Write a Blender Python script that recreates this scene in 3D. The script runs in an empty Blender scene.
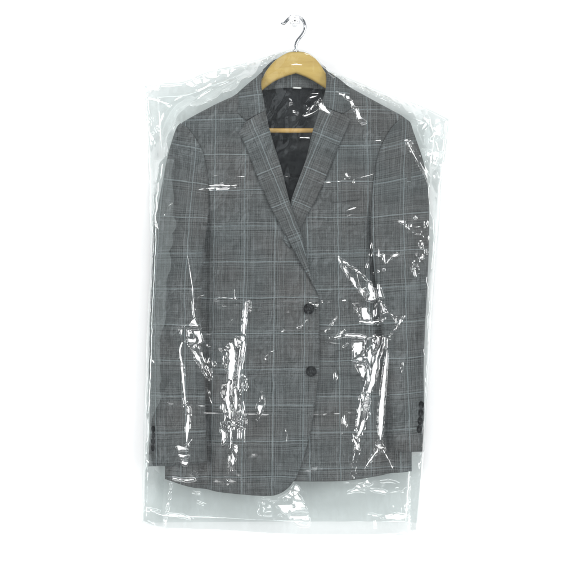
import bpy, math, random
import numpy as np
from mathutils import Vector, Matrix
from mathutils.geometry import delaunay_2d_cdt

# ---------------------------------------------------------------- scene basics
S = 0.0018                    # metres for one drawing unit; drawings below are in units with y pointing down
sc = bpy.context.scene
col = sc.collection
rng = np.random.default_rng(7)
def WX(x): return (np.asarray(x, float) - 288.0) * S
def WZ(y): return (288.0 - np.asarray(y, float)) * S
CAM = np.array([0.0, -3.65, 0.0])
REF = 0.05                    # distance from the wall where one unit is exactly S
LIGHTS = {                    # added lamps, out of view; name: position, size x, size y, radiance
    'T': (np.array([0.05, -2.35, 1.95]), 1.5, 0.80, 12.5),
    'L': (np.array([-2.05, -2.45, 0.15]), 0.80, 1.7, 12.5),  # side lamps added for the upright film folds to mirror
    'R': (np.array([2.05, -2.45, 0.25]), 0.80, 1.7, 14.0),
    'F': (np.array([0.0, -2.5, -1.9]), 2.4, 1.0, 3.8),  # low fill lamp added to lighten the shadow below the hem
}

def link(o, parent=None):
    col.objects.link(o)
    if parent is not None: o.parent = parent
    return o
def tag(o, label=None, cat=None, group=None, kind=None):
    if label: o['label'] = label
    if cat: o['category'] = cat
    if group: o['group'] = group
    if kind: o['kind'] = kind
    return o
def empty(name, loc):
    o = bpy.data.objects.new(name, None); o.location = loc
    o.empty_display_size = 0.05
    return link(o)
def mesh_obj(name, verts, faces, mats, parent=None, uv=None, smooth=True, mat_idx=None):
    me = bpy.data.meshes.new(name)
    v = np.asarray(verts, float)
    if parent is not None:
        v = v - np.array(parent.matrix_basis.translation if parent.parent is None
                         else (Vector(parent.location) + Vector(parent.parent.location)))
    me.from_pydata([tuple(p) for p in v], [], [tuple(int(i) for i in f) for f in faces])
    if not isinstance(mats, (list, tuple)): mats = [mats]
    for m in mats: me.materials.append(m)
    if mat_idx is not None: me.polygons.foreach_set('material_index', mat_idx)
    if uv is not None:
        l = me.uv_layers.new(name='UVMap')
        li = np.zeros(len(me.loops), dtype=np.int32); me.loops.foreach_get('vertex_index', li)
        l.data.foreach_set('uv', np.asarray(uv, float)[li].astype(np.float32).ravel())
    me.polygons.foreach_set('use_smooth', [smooth] * len(me.polygons))
    me.update()
    return link(bpy.data.objects.new(name, me), parent)

# ---------------------------------------------------------------- maths helpers
def hash2(ix, iy, seed):
    h = (ix.astype(np.int64) * 374761393 + iy.astype(np.int64) * 668265263 + seed * 1442695041) & 0xffffffff
    h = ((h ^ (h >> 13)) * 1274126177) & 0xffffffff
    h = (h ^ (h >> 16)) & 0xffffffff
    return h / 4294967295.0
def vnoise(x, y, sx, sy=None, seed=0):
    sy = sy or sx
    u = np.asarray(x, float) / sx; v = np.asarray(y, float) / sy
    iu = np.floor(u); iv = np.floor(v); fu = u - iu; fv = v - iv
    fu = fu * fu * fu * (fu * (fu * 6 - 15) + 10); fv = fv * fv * fv * (fv * (fv * 6 - 15) + 10)
    iu = iu.astype(np.int64); iv = iv.astype(np.int64)
    a = hash2(iu, iv, seed); b = hash2(iu + 1, iv, seed); c = hash2(iu, iv + 1, seed); d = hash2(iu + 1, iv + 1, seed)
    return ((a * (1 - fu) + b * fu) * (1 - fv) + (c * (1 - fu) + d * fu) * fv) * 2 - 1
def fbm(x, y, sx, sy=None, seed=0, oct=3, gain=0.5):
    sy = sy or sx; s = 0; a = 1
    for k in range(oct):
        s = s + a * vnoise(x + 17.3 * k, y - 9.1 * k, sx / 2 ** k, sy / 2 ** k, seed + 31 * k); a *= gain
    return s
def catmull(pts, n=6, closed=True):
    """pts: (x,y) smooth or (x,y,1) corner."""
    P = [np.array(p[:2], float) for p in pts]; C = [len(p) > 2 and p[2] for p in pts]
    N = len(P); out = []
    for i in range(N if closed else N - 1):
        p1, p2 = P[i], P[(i + 1) % N]
        p0 = P[(i - 1) % N] if (closed or i > 0) else p1
        p3 = P[(i + 2) % N] if (closed or i < N - 2) else p2
        d1 = (p2 - p0) / 2 if not C[i] else (p2 - p1)
        d2 = (p3 - p1) / 2 if not C[(i + 1) % N] else (p2 - p1)
        L = np.linalg.norm(p2 - p1)
        d1 = d1 * min(1, L / (np.linalg.norm(d1) + 1e-9)); d2 = d2 * min(1, L / (np.linalg.norm(d2) + 1e-9))
        k = max(1, min(n, int(L / 2.2)))
        for j in range(k):
            t = j / k
            out.append((2*t**3-3*t**2+1)*p1 + (t**3-2*t**2+t)*d1 + (-2*t**3+3*t**2)*p2 + (t**3-t**2)*d2)
    if not closed: out.append(P[-1])
    return np.array(out)
def seg_dist(x, y, poly, closed=True):
    """distance to polyline and nearest point."""
    n = len(poly); best = np.full(x.shape, 1e18); qx = np.zeros_like(x); qy = np.zeros_like(y); tt = np.zeros_like(x)
    for i in range(n if closed else n - 1):
        a = poly[i]; b = poly[(i + 1) % n]; d = b - a; L2 = float(d @ d) + 1e-12
        t = np.clip(((x - a[0]) * d[0] + (y - a[1]) * d[1]) / L2, 0, 1)
        px = a[0] + t * d[0]; py = a[1] + t * d[1]
        dd = (x - px) ** 2 + (y - py) ** 2; m = dd < best
        best = np.where(m, dd, best); qx = np.where(m, px, qx); qy = np.where(m, py, qy); tt = np.where(m, i + t, tt)
    return np.sqrt(best), qx, qy, tt
def inside(x, y, poly):
    r = np.zeros(x.shape, bool); n = len(poly)
    for i in range(n):
        a = poly[i]; b = poly[(i + 1) % n]
        if a[1] == b[1]: continue
        c = ((a[1] > y) != (b[1] > y)) & (x < (b[0] - a[0]) * (y - a[1]) / (b[1] - a[1]) + a[0])
        r ^= c
    return r
def sdist(x, y, poly):
    """positive inside."""
    d = seg_dist(x, y, poly)[0]
    return np.where(inside(x, y, poly), d, -d)
def interp(pts, y):
    p = np.array(pts, float); return np.interp(y, p[:, 1], p[:, 0])
def sstep(a, b, x):
    t = np.clip((x - a) / (b - a), 0, 1); return t * t * (3 - 2 * t)

# ---------------------------------------------------------------- materials
class NT:
    def __init__(s, name):
        s.m = bpy.data.materials.new(name); s.m.use_nodes = True; s.t = s.m.node_tree; s.t.nodes.clear()
        s.out = s.t.nodes.new('ShaderNodeOutputMaterial')
    def n(s, typ, **kw):
        nd = s.t.nodes.new(typ)
        for k, v in kw.items(): setattr(nd, k, v)
        return nd
    def put(s, sock, v):
        if isinstance(v, bpy.types.NodeSocket): s.t.links.new(v, sock)
        else: sock.default_value = v
    def math(s, op, a, b=0.0, c=0.0, clamp=False):
        nd = s.n('ShaderNodeMath', operation=op, use_clamp=clamp)
        s.put(nd.inputs[0], a); s.put(nd.inputs[1], b)
        if op in ('MULTIPLY_ADD', 'SMOOTH_MIN', 'WRAP', 'COMPARE', 'PINGPONG'): s.put(nd.inputs[2], c)
        return nd.outputs[0]
    def mix(s, f, a, b, mode='MIX'):
        nd = s.n('ShaderNodeMix', data_type='RGBA', blend_type=mode)
        s.put(nd.inputs[0], f)
        for i, v in ((6, a), (7, b)):
            if isinstance(v, tuple) and len(v) == 3: v = (*v, 1)
            s.put(nd.inputs[i], v)
        return nd.outputs[2]
    def noise(s, vec, scale, detail=2, rough=0.5):
        nd = s.n('ShaderNodeTexNoise'); s.put(nd.inputs['Vector'], vec)
        nd.inputs['Scale'].default_value = scale; nd.inputs['Detail'].default_value = detail; nd.inputs['Roughness'].default_value = rough
        return nd.outputs[0]
    def comb(s, x, y, z=0.0):
        nd = s.n('ShaderNodeCombineXYZ'); s.put(nd.inputs[0], x); s.put(nd.inputs[1], y); s.put(nd.inputs[2], z); return nd.outputs[0]
    def bsdf(s, color, rough=0.5, metal=0.0, bump=None, bump_s=0.3, bump_d=0.001, sheen=0.0, spec=0.5, coat=0.0):
        b = s.n('ShaderNodeBsdfPrincipled')
        if isinstance(color, tuple) and len(color) == 3: color = (*color, 1)
        s.put(b.inputs['Base Color'], color); s.put(b.inputs['Roughness'], rough); s.put(b.inputs['Metallic'], metal)
        b.inputs['Sheen Weight'].default_value = sheen; b.inputs['Specular IOR Level'].default_value = spec
        b.inputs['Coat Weight'].default_value = coat
        if bump is not None:
            bn = s.n('ShaderNodeBump'); bn.inputs['Strength'].default_value = bump_s; bn.inputs['Distance'].default_value = bump_d
            s.put(bn.inputs['Height'], bump); s.t.links.new(bn.outputs[0], b.inputs['Normal'])
        s.t.links.new(b.outputs[0], s.out.inputs[0]); return s.m

def mat_plaid():
    """grey glen check with a pale blue windowpane; UV in drawing units / 100, pane lines at multiples of (30.4, 35.7)."""
    M = NT('glen_check_wool')
    uvn = M.n('ShaderNodeUVMap'); uvn.uv_map = 'UVMap'
    sep = M.n('ShaderNodeSeparateXYZ'); M.t.links.new(uvn.outputs[0], sep.inputs[0])
    u = M.math('MULTIPLY', sep.outputs[0], 100.0); v = M.math('MULTIPLY', sep.outputs[1], 100.0)
    wob = M.noise(M.comb(u, v), 0.05, 1)
    u = M.math('ADD', u, M.math('MULTIPLY_ADD', wob, 2.6, -1.3))
    v = M.math('ADD', v, M.math('MULTIPLY_ADD', M.noise(M.comb(u, v, 7.0), 0.04, 1), 2.6, -1.3))
    PU, PV = 30.4, 35.7
    def wave(c, period, power=1.0):
        w = M.math('SINE', M.math('MULTIPLY', c, 2 * math.pi / period)); return M.math('MULTIPLY_ADD', w, 0.5, 0.5)
    def line(c, period, off, w):
        # 1 on the line, falling to 0 at w
        d = M.math('ABSOLUTE', M.math('SUBTRACT', M.math('FRACT', M.math('ADD', M.math('DIVIDE', M.math('SUBTRACT', c, off), period), 0.5)), 0.5))
        d = M.math('MULTIPLY', d, period)
        return M.math('SUBTRACT', 1.0, M.math('DIVIDE', d, w), clamp=True)
    def zone(c, period, off, half):
        d = M.math('ABSOLUTE', M.math('SUBTRACT', M.math('FRACT', M.math('ADD', M.math('DIVIDE', M.math('SUBTRACT', c, off), period), 0.5)), 0.5))
        d = M.math('MULTIPLY', d, period)
        return M.math('SUBTRACT', 1.0, M.math('DIVIDE', M.math('SUBTRACT', d, half - 1.0), 2.0), clamp=True)
    # fine pinstripes, warp and weft; stronger inside the check bands
    zu = zone(u, PU, 0.0, 6.5); zv = zone(v, PV, 0.0, 7.5)
    fu = wave(u, 2.05); fv = wave(v, 2.2)
    fu2 = wave(u, 4.6); fv2 = wave(v, 4.9)
    # slubby streaks along warp and weft
    sw = M.noise(M.comb(M.math('MULTIPLY', u, 1.1), M.math('MULTIPLY', v, 0.035)), 1.0, 2, 0.6)
    sf = M.noise(M.comb(M.math('MULTIPLY', u, 0.03), M.math('MULTIPLY', v, 1.1), 4.0), 1.0, 2, 0.6)
    grain = M.noise(M.comb(u, v, 3.0), 0.9, 2, 0.7)
    val = 0.15
    def add(val, x, k, mid=0.5):
        return M.math('ADD', val, M.math('MULTIPLY', M.math('SUBTRACT', x, mid), k))
    val = M.math('ADD', 0.0, 0.095)
    val = add(val, sw, 0.12); val = add(val, sf, 0.135); val = add(val, grain, 0.10)
    def ctr(w): return M.math('SUBTRACT', w, 0.5)
    val = add(val, M.math('MULTIPLY', ctr(fu), M.math('MULTIPLY_ADD', zu, 0.7, 0.3)), 0.046, 0.0)
    val = add(val, M.math('MULTIPLY', ctr(fv), M.math('MULTIPLY_ADD', zv, 0.7, 0.3)), 0.046, 0.0)
    val = add(val, M.math('MULTIPLY', ctr(fu2), zu), 0.028, 0.0); val = add(val, M.math('MULTIPLY', ctr(fv2), zv), 0.028, 0.0)
    # dark check bands between the panes
    du = zone(u, PU, 15.2, 4.0); dv = zone(v, PV, 17.8, 4.5)
    val = M.math('MULTIPLY', val, M.math('SUBTRACT', 1.0, M.math('MULTIPLY', M.math('ADD', du, dv), 0.05)))
    val = M.math('MULTIPLY', val, M.math('SUBTRACT', 1.0, M.math('MULTIPLY', M.math('ADD', line(u, PU, 11.3, 0.8), line(v, PV, 13.1, 0.8)), 0.22)))
    val = M.math('MAXIMUM', val, 0.02)
    # slow hue drift: cool grey to faintly brown
    drift = M.noise(M.comb(u, v, 11.0), 0.018, 1)
    tint = M.mix(M.math('MULTIPLY_ADD', drift, 3.0, -1.15, clamp=True), (0.95, 1.01, 1.035), (1.03, 0.99, 0.985))
    vc = M.n('ShaderNodeCombineColor')
    for i in range(3): M.put(vc.inputs[i], val)
    base = M.mix(1.0, vc.outputs[0], tint, 'MULTIPLY')
    # pale blue windowpane, broken by the weave
    brk = M.math('MULTIPLY_ADD', M.noise(M.comb(u, v, 20.0), 0.35, 2), 1.0, 0.15, clamp=True)
    def pane(c, P):
        a = line(c, P, 0.0, 0.78); b = M.math('MULTIPLY', line(c, P, 3.1, 0.8), 0.26)
        e = M.math('MULTIPLY', line(c, P, -3.0, 0.8), 0.22); f = M.math('MULTIPLY', line(c, P, 9.0, 0.6), 0.25)
        return M.math('MAXIMUM', M.math('MAXIMUM', a, b), M.math('MAXIMUM', e, f))
    pl = M.math('MULTIPLY', M.math('MAXIMUM', pane(u, PU), pane(v, PV)), M.math('MULTIPLY', brk, 0.78), clamp=True)
    base = M.mix(pl, base, (0.315, 0.36, 0.375))
    # weave bump
    bh = M.math('ADD', M.math('ADD', fu, fv), grain)
    return M.bsdf(base, 0.85, bump=bh, bump_s=0.35, bump_d=0.0004, sheen=0.15, spec=0.25)

def mat_lining():
    M = NT('black_satin_lining'); tc = M.n('ShaderNodeTexCoord').outputs['Object']
    n = M.noise(tc, 18, 4, 0.6)
    return M.bsdf(M.mix(n, (0.003, 0.0035, 0.005), (0.008, 0.009, 0.012)), 0.42, bump=M.noise(tc, 7, 1, 0.4), bump_s=0.4, bump_d=0.008, spec=0.4)
def mat_wood(name, c1, c2):
    M = NT(name); tc = M.n('ShaderNodeTexCoord').outputs['Object']
    mp = M.n('ShaderNodeMapping'); M.t.links.new(tc, mp.inputs[0]); mp.inputs['Scale'].default_value = (9, 30, 70)
    mp.inputs['Rotation'].default_value = (0, math.radians(4), 0)
    n1 = M.noise(mp.outputs[0], 1.6, 5, 0.65); n2 = M.noise(tc, 22, 3)
    f = M.math('MULTIPLY_ADD', n1, 1.7, -0.35, clamp=True)
    c = M.mix(f, c1, c2); c = M.mix(M.math('MULTIPLY', n2, 0.25), c, (c2[0] * 0.8, c2[1] * 0.72, c2[2] * 0.6))
    return M.bsdf(c, 0.42, bump=n1, bump_s=0.15, bump_d=0.0006, spec=0.3, coat=0.0)
def mat_simple(name, c, rough, metal=0.0, spec=0.5, coat=0.0):
    M = NT(name); tc = M.n('ShaderNodeTexCoord').outputs['Object']
    n = M.noise(tc, 120, 3); k = M.mix(n, tuple(x * 0.92 for x in c), tuple(min(1, x * 1.06) for x in c))
    return M.bsdf(k, M.math('MULTIPLY_ADD', n, 0.08, rough), metal, spec=spec, coat=coat)
def mat_wall():
    M = NT('white_wall_paint'); tc = M.n('ShaderNodeTexCoord').outputs['Object']
    n = M.noise(tc, 60, 4)
    return M.bsdf(M.mix(n, (0.84, 0.84, 0.84), (0.87, 0.87, 0.87)), 0.9, bump=n, bump_s=0.05, bump_d=0.0005, spec=0.1)
def mat_film(name, tint, haze, refl=0.12):
    M = NT(name); tc = M.n('ShaderNodeTexCoord').outputs['Object']
    bn = M.n('ShaderNodeBump'); bn.inputs['Strength'].default_value = 0.15; bn.inputs['Distance'].default_value = 0.0006
    M.put(bn.inputs['Height'], M.noise(tc, 130, 3, 0.55))
    lw = M.n('ShaderNodeLayerWeight'); lw.inputs['Blend'].default_value = 0.5
    f = M.math('MULTIPLY_ADD', M.math('POWER', lw.outputs['Facing'], 4.0), 0.75, refl, clamp=True)
    tr = M.n('ShaderNodeBsdfTransparent'); tr.inputs[0].default_value = (*tint, 1)
    gl = M.n('ShaderNodeBsdfAnisotropic') if False else M.n('ShaderNodeBsdfGlossy')
    gl.inputs['Color'].default_value = (1, 1, 1, 1); gl.inputs['Roughness'].default_value = 0.13
    M.t.links.new(bn.outputs[0], gl.inputs['Normal'])
    df = M.n('ShaderNodeBsdfDiffuse'); df.inputs[0].default_value = (0.9, 0.95, 0.95, 1)
    a = M.n('ShaderNodeMixShader'); a.inputs[0].default_value = haze
    M.t.links.new(tr.outputs[0], a.inputs[1]); M.t.links.new(df.outputs[0], a.inputs[2])
    b = M.n('ShaderNodeMixShader'); M.put(b.inputs[0], f)
    M.t.links.new(a.outputs[0], b.inputs[1]); M.t.links.new(gl.outputs[0], b.inputs[2])
    M.t.links.new(b.outputs[0], M.out.inputs[0]); return M.m

PLAID = mat_plaid(); LINING = mat_lining()
WOOD = mat_wood('pale_beech', (0.68, 0.49, 0.165), (0.50, 0.33, 0.10))
BARW = mat_wood('dowel_beech', (0.66, 0.43, 0.15), (0.56, 0.34, 0.11))
CHROME = mat_simple('chrome', (0.72, 0.73, 0.75), 0.10, 1.0)
CAPM = mat_simple('polished_cap', (0.86, 0.86, 0.87), 0.22, 0.35)
DARK = mat_simple('black_button_horn', (0.005, 0.005, 0.006), 0.28, spec=0.16, coat=0.0)
HOLE = mat_simple('dark_recess', (0.01, 0.01, 0.012), 0.6)
THREAD = mat_simple('grey_thread', (0.16, 0.17, 0.18), 0.8)
WHITE_CLOTH = mat_simple('white_tape', (0.75, 0.75, 0.74), 0.7)
FILM = mat_film('clear_plastic_film', (0.910, 0.933, 0.929), 0.005)
FILM2 = mat_film('clear_plastic_film_gusset', (0.95, 0.96, 0.958), 0.095)

# ---------------------------------------------------------------- depth fields (metres in front of the wall)
SIL_L = [(178,118),(167,156),(155,215),(149.5,288),(147,342),(147,470),(147,500)]
SIL_R = [(409,118),(427,174),(430,215),(429,280),(425,360),(425,480),(425,500)]
SHOULDER = np.array([(140,150),(178,123.5),(182,121),(216,103),(238,93),(262,73.5),(275,60),(296,48),(314,60),(326.6,70.7),(353,88),(403,115),(410,121),(440,150)], float)
def shoulder_y(x): return np.interp(x, SHOULDER[:, 0], SHOULDER[:, 1])
def Db(x, y):
    """front surface of the jacket body."""
    l = interp(SIL_L, y) - 3; r = interp(SIL_R, y) + 3
    m = (l + r) / 2; h = (r - l) / 2
    t = np.clip(np.abs((x - m) / h), 0, 0.995)
    d = 0.026 + 0.042 * (1 - t ** 2.6) ** 0.5
    d = d + 0.0040 * fbm(x, y, 56, 120, 5, 2)
    ds = np.clip(y - shoulder_y(x), 0, None)
    k = np.clip(ds / 15, 0, 1); k = np.sqrt(1 - (1 - k) ** 2)
    d = 0.034 + (d - 0.034) * k
    # hems swing forward a little less
    return d
def groove(x, y, line, w, depth):
    d = seg_dist(x, y, np.array(line, float), closed=False)[0]
    return -depth * np.exp(-(d / w) ** 2)

# ---------------------------------------------------------------- generic cloth panel
def inset_pts(poly, d):
    n = len(poly); out = []
    area = 0.5 * sum(poly[i][0] * poly[(i+1) % n][1] - poly[(i+1) % n][0] * poly[i][1] for i in range(n))
    sg = 1 if area > 0 else -1
    for i in range(n):
        t = poly[(i + 1) % n] - poly[i - 1]; L = np.linalg.norm(t) + 1e-9
        out.append(poly[i] + sg * d * np.array([-t[1], t[0]]) / L)
    return np.array(out)
def panel(name, outline, front, thick, uvf, mat, parent, step=2.4, r=1.3, back=None, mats=None):
    poly = catmull(outline)
    x0, y0 = poly.min(0); x1, y1 = poly.max(0)
    gx, gy = np.meshgrid(np.arange(x0 + step * .5, x1, step), np.arange(y0 + step * .5, y1, step))
    gx = gx.ravel() + rng.uniform(-.15, .15, gx.size) * step; gy = gy.ravel() + rng.uniform(-.15, .15, gy.size) * step
    sd = sdist(gx, gy, poly); k = sd > r * 1.6
    pts = [poly]
    for d in (r * 0.3, r * 1.0):
        ip = inset_pts(poly, d); s = sdist(ip[:, 0], ip[:, 1], poly); pts.append(ip[s > d * 0.8])
    pts.append(np.stack([gx[k], gy[k]], 1)); P = np.concatenate(pts)
    n = len(poly)
    res = delaunay_2d_cdt([Vector(p) for p in P], [(i, (i + 1) % n) for i in range(n)], [], 1, 1e-4)
    V = np.array([(v.x, v.y) for v in res[0]]); F = [tuple(f) for f in res[2]]
    sd = np.clip(sdist(V[:, 0], V[:, 1], poly), 0, None)
    e = np.sqrt(np.clip(1 - (1 - np.clip(sd / r, 0, 1)) ** 2, 0, 1))
    f = front(V[:, 0], V[:, 1]); b = (f - thick) if back is None else back(V[:, 0], V[:, 1])
    mid = (f + b) / 2; df = mid + (f - mid) * e; db = mid + (b - mid) * e
    N = len(V)
    # orient
    a = V[F[0][1]] - V[F[0][0]]; c = V[F[0][2]] - V[F[0][0]]
    cr = a[0] * c[1] - a[1] * c[0]        # y down
    ff = []
    for t in F:
        a = V[t[1]] - V[t[0]]; c = V[t[2]] - V[t[0]]; z = a[0] * c[1] - a[1] * c[0]
        ff.append(t if z < 0 else t[::-1])
    front_v = np.stack([WX(V[:, 0]), -df, WZ(V[:, 1])], 1)
    back_v = np.stack([WX(V[:, 0]), -db, WZ(V[:, 1])], 1)
    edge = sd < 1e-3
    bi = np.arange(N) + N; idx = np.where(edge)[0]; bi[idx] = idx
    # compact back verts
    keep = np.where(~edge)[0]; remap = {}
    for j, i in enumerate(keep): remap[i] = N + j
    for i in idx: remap[i] = i
    faces = [tuple(t) for t in ff] + [tuple(remap[i] for i in t[::-1]) for t in ff]
    verts = np.concatenate([front_v, back_v[keep]])
    uv = uvf(V[:, 0], V[:, 1]); uv = np.stack([np.concatenate([uv[0], uv[0][keep]]), np.concatenate([uv[1], uv[1][keep]])], 1) / 100
    mi = None
    if mats: mi = [0] * len(ff) + [1] * len(ff)
    return mesh_obj(name, verts, faces, mats or mat, parent, uv, True, mi)

def tube(path, rad, seg=14, cap=True):
    path = [Vector(p) for p in path]; n = len(path); V = []; F = []
    prev = None
    for i, p in enumerate(path):
        t = (path[min(i + 1, n - 1)] - path[max(i - 1, 0)]).normalized()
        if prev is None: a = t.orthogonal().normalized()
        else: a = (prev - t * prev.dot(t)).normalized()
        prev = a; b = t.cross(a); rr = rad[i] if hasattr(rad, '__len__') else rad
        for k in range(seg):
            q = 2 * math.pi * k / seg; V.append(p + (a * math.cos(q) + b * math.sin(q)) * rr)
    for i in range(n - 1):
        for k in range(seg):
            F.append((i*seg+k, i*seg+(k+1) % seg, (i+1)*seg+(k+1) % seg, (i+1)*seg+k))
    if cap:
        F.append(tuple(range(seg))[::-1]); F.append(tuple((n-1)*seg+k for k in range(seg)))
    return [tuple(v) for v in V], F
def lathe(prof, cx, cy, y0, seg=40, tilt=(0, 0), sx=1.0):
    """profile (radius units, depth m) turned about the axis facing the room."""
    V = []; F = []
    R = Matrix.Rotation(tilt[0], 3, 'X') @ Matrix.Rotation(tilt[1], 3, 'Z')
    c = Vector((float(WX(cx)), -y0, float(WZ(cy))))
    for r, d in prof:
        for k in range(seg):
            q = 2 * math.pi * k / seg
            V.append(tuple(c + R @ Vector((r * S * sx * math.cos(q), -d, r * S * math.sin(q)))))
    for i in range(len(prof) - 1):
        for k in range(seg):
            F.append((i*seg+k, i*seg+(k+1) % seg, (i+1)*seg+(k+1) % seg, (i+1)*seg+k))
    F.append(tuple(range(seg))[::-1]); F.append(tuple((len(prof)-1)*seg+k for k in range(seg)))
    return V, F
def join(parts):
    V = []; F = []
    for v, f in parts:
        o = len(V); V += list(v); F += [tuple(i + o for i in q) for q in f]
    return V, F
def fix_normals(o):
    import bmesh
    bm = bmesh.new(); bm.from_mesh(o.data); bmesh.ops.recalc_face_normals(bm, faces=bm.faces); bm.to_mesh(o.data); bm.free()
    return o
def sharp(o, deg=35):
    try: o.data.set_sharp_from_angle(angle=math.radians(deg))
    except Exception: pass
    return o

# ---------------------------------------------------------------- wall
wv = [(-3, 0, -3), (3, 0, -3), (3, 0, 3), (-3, 0, 3), (-3, .1, -3), (3, .1, -3), (3, .1, 3), (-3, .1, 3)]
w = mesh_obj('wall', wv, [(0,1,2,3),(5,4,7,6),(1,5,6,2),(4,0,3,7),(3,2,6,7),(4,5,1,0)], mat_wall(), smooth=False)
tag(w, 'plain white wall behind the hanging jacket', None, kind='structure')

# ---------------------------------------------------------------- jacket
J = empty('suit_jacket', (0, -0.03, float(WZ(490))))
tag(J, 'grey checked two-button suit jacket hanging inside the clear plastic cover', 'jacket')
def uv_shift(x, y, u0, v0): return x - u0, y - v0
def uvL(x, y): return x - 213.5 + 0.012 * (y - 300), y - 119.2 + 0.006 * (x - 240)
def uvR(x, y): return x - 338.5 - 0.010 * (y - 300), y - 146.0 + 0.012 * (x - 360)
def uv_rot(px, py, ang, u0=0, v0=0):
    c, s = math.cos(ang), math.sin(ang)
    def f(x, y):
        dx, dy = x - px, y - py
        return dx * c + dy * s + u0, -dx * s + dy * c + v0
    return f

FOLD_L = [(261.6,88),(264.5,104),(269,128),(275,149),(281,168),(290,204),(299,229),(306,256),(311,279),(318.2,297)]
FOLD_R = [(325.6,87),(321.5,104),(313.3,130),(306.2,160),(297.5,184),(288,212),(283,236)]

# back panel: plaid outside, lining inside (lining faces the room)
back_out = [(240,90,1),(262,70,1),(275,66),(296,64),(314,66),(326,68,1),(352,90,1),(403,117),(409,124,1),(409,220),(409,330),(408,466,1),(350,472),(290,474),(230,476),(168,476,1),(170,330),(173,220),(181,126,1),(214,106)]
def back_front(x, y): return 0.022 + 0.0045 * (fbm(x, y, 22, 70, 11, 2) - 1.0 * np.abs(vnoise(x + .35 * y, y, 11, 60, 13))) * sstep(90, 110, y)
panel('back_lining', back_out, back_front, 0.003, lambda x, y: (x - 296, y - 60), None, J, step=3.2, mats=[LINING, PLAID])

# inner neck band (plaid collar stand seen under the hanger)
def neck_front(x, y): return 0.0305 + 0.0025 * np.sin((y - 60) / 28 * 3.1) + 0.0 * x
panel('collar_stand', [(258,84,1),(263,68,1),(275,58),(296,54),(314,58),(326,66,1),(330,84,1),(326,88.2),(311,87.2),(296,86.8),(280,87.2),(263,89)],
      neck_front, 0.003, lambda x, y: (x - 291.3, y - 60), PLAID, J, step=2.2)
panel('hanging_loop', [(292.5,85.9,1),(301.5,86.3,1),(301.4,88.0,1),(292.6,87.6,1)], lambda x, y: 0.0352 + 0 * x, 0.0012, lambda x, y: (x, y), WHITE_CLOTH, J, step=1.2, r=0.5)

# right front (wearer's left) lies under the other front
RP = [(326,71.5,1),(340,81),(353,88.2),(378,102),(403,115.2),(409.5,121,1),(411,170),(411,240),(411,330),(411.5,420),(412,471.5,1),
      (392,473.8),(369,477),(346,480),(320,480.8),(296.5,480.8),(284,480,1),(283,440),(284,300,1),(284.5,240,1),(288.6,213),(298,184.5),(306.8,160),(313.9,130),(322.2,104),(326.2,88)]
def frontR(x, y):
    d = Db(x, y) - 0.0050 * (1 - sstep(318, 345, x)) - 0.001
    d = d + groove(x, y, [(400,119),(388.5,132.6),(379.7,150),(373.8,177),(371,215),(371,240)], 1.4, 0.0022)
    d = d - 0.0190 * np.exp(-((x - np.interp(y, [200,300,450], [371,378,391])) / 7.0) ** 2) * sstep(180, 250, y)
    d = d + groove(x, y, [(352,212),(349,260),(346,330),(345,345)], 1.0, 0.0009)
    return d + 0.0013 * fbm(x, y, 20, 42, 3, 2)
panel('front_panel', RP, frontR, 0.0022, uvR, PLAID, J)
# left front (wearer's right), on top
LP = [(262,74.5,1),(250,83.5),(238,93),(216,103.2),(195,114),(181.5,121.8,1),(176,150),(171,220),(167,330),(166,420),(165,479,1),
      (186,485.5),(210,490),(235.5,493),(258,494.8),(275,494.3),(287,488),(296.5,475.5),(305,452),(313,419),(317,386),(319.3,365),(319.4,330),(318.2,297,1),
      (310,279),(305.2,256),(298.3,229.5),(289.2,204.5),(280.2,168.5),(274.2,149.5),(268.2,128.5),(263.7,104),(260.8,88)]
def frontL(x, y):
    d = Db(x, y) + 0.0
    d = d + groove(x, y, [(180,122.5),(186,127),(194,136),(203,153),(208,180),(208.5,215)], 1.4, 0.0022)
    d = d + groove(x, y, [(236,205),(238,260),(240,330),(240,348)], 1.0, 0.0009)
    d = d - 0.0200 * np.exp(-((x - 206) / 7.5) ** 2) * sstep(180, 250, y)
    return d + 0.0013 * fbm(x, y, 20, 42, 4, 2)
panel('front_panel', LP, frontL, 0.0022, uvL, PLAID, J)

# lapels
def lapel_front(edge_line, base, lift):
    el = np.array(edge_line, float)
    def f(x, y):
        d = seg_dist(x, y, el, closed=False)[0]       # distance from the roll line
        return base(x, y) + lift + 0.0035 * np.sqrt(np.clip(d / 6, 0, 1)) - 0.0022 * np.clip(d / 26, 0, 1) ** 1.5 + 0.0012 * np.exp(-((d - 12) / 7) ** 2)
    return f
def Db0(x, y): return Db(x, y)
LL = [(265.6,111.5,1),(256,116.5),(246.4,122.3,1),(239.3,133.6,1),(243,141),(247.2,150.5),(255,171),(265,195),(276,218),(288,240),(300,262),(310,279.5),(318.6,297.6,1),
      (311.5,278.5),(306,256),(299.2,229),(290.2,204),(281.2,168),(275.2,149.3),(269.2,128)]
panel('lapel', LL, lapel_front(FOLD_L, frontL, 0.0042), 0.0026, uv_rot(258, 137, math.radians(-22), 0, 0), PLAID, J, step=2.0)
RL = [(321,106.3,1),(331,111),(342,115.2,1),(350.3,120.6,1),(345,133),(337,150),(328.5,171),(319,193),(309.5,211),(300,229),(290,249,1),(283,240,1),
      (287.6,212),(297,184),(305.8,160),(313,130)]
panel('lapel', RL, lapel_front(FOLD_R, frontR, 0.0042), 0.0026, uv_rot(322, 140, math.radians(22), 3, 4), PLAID, J, step=2.0)
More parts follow.
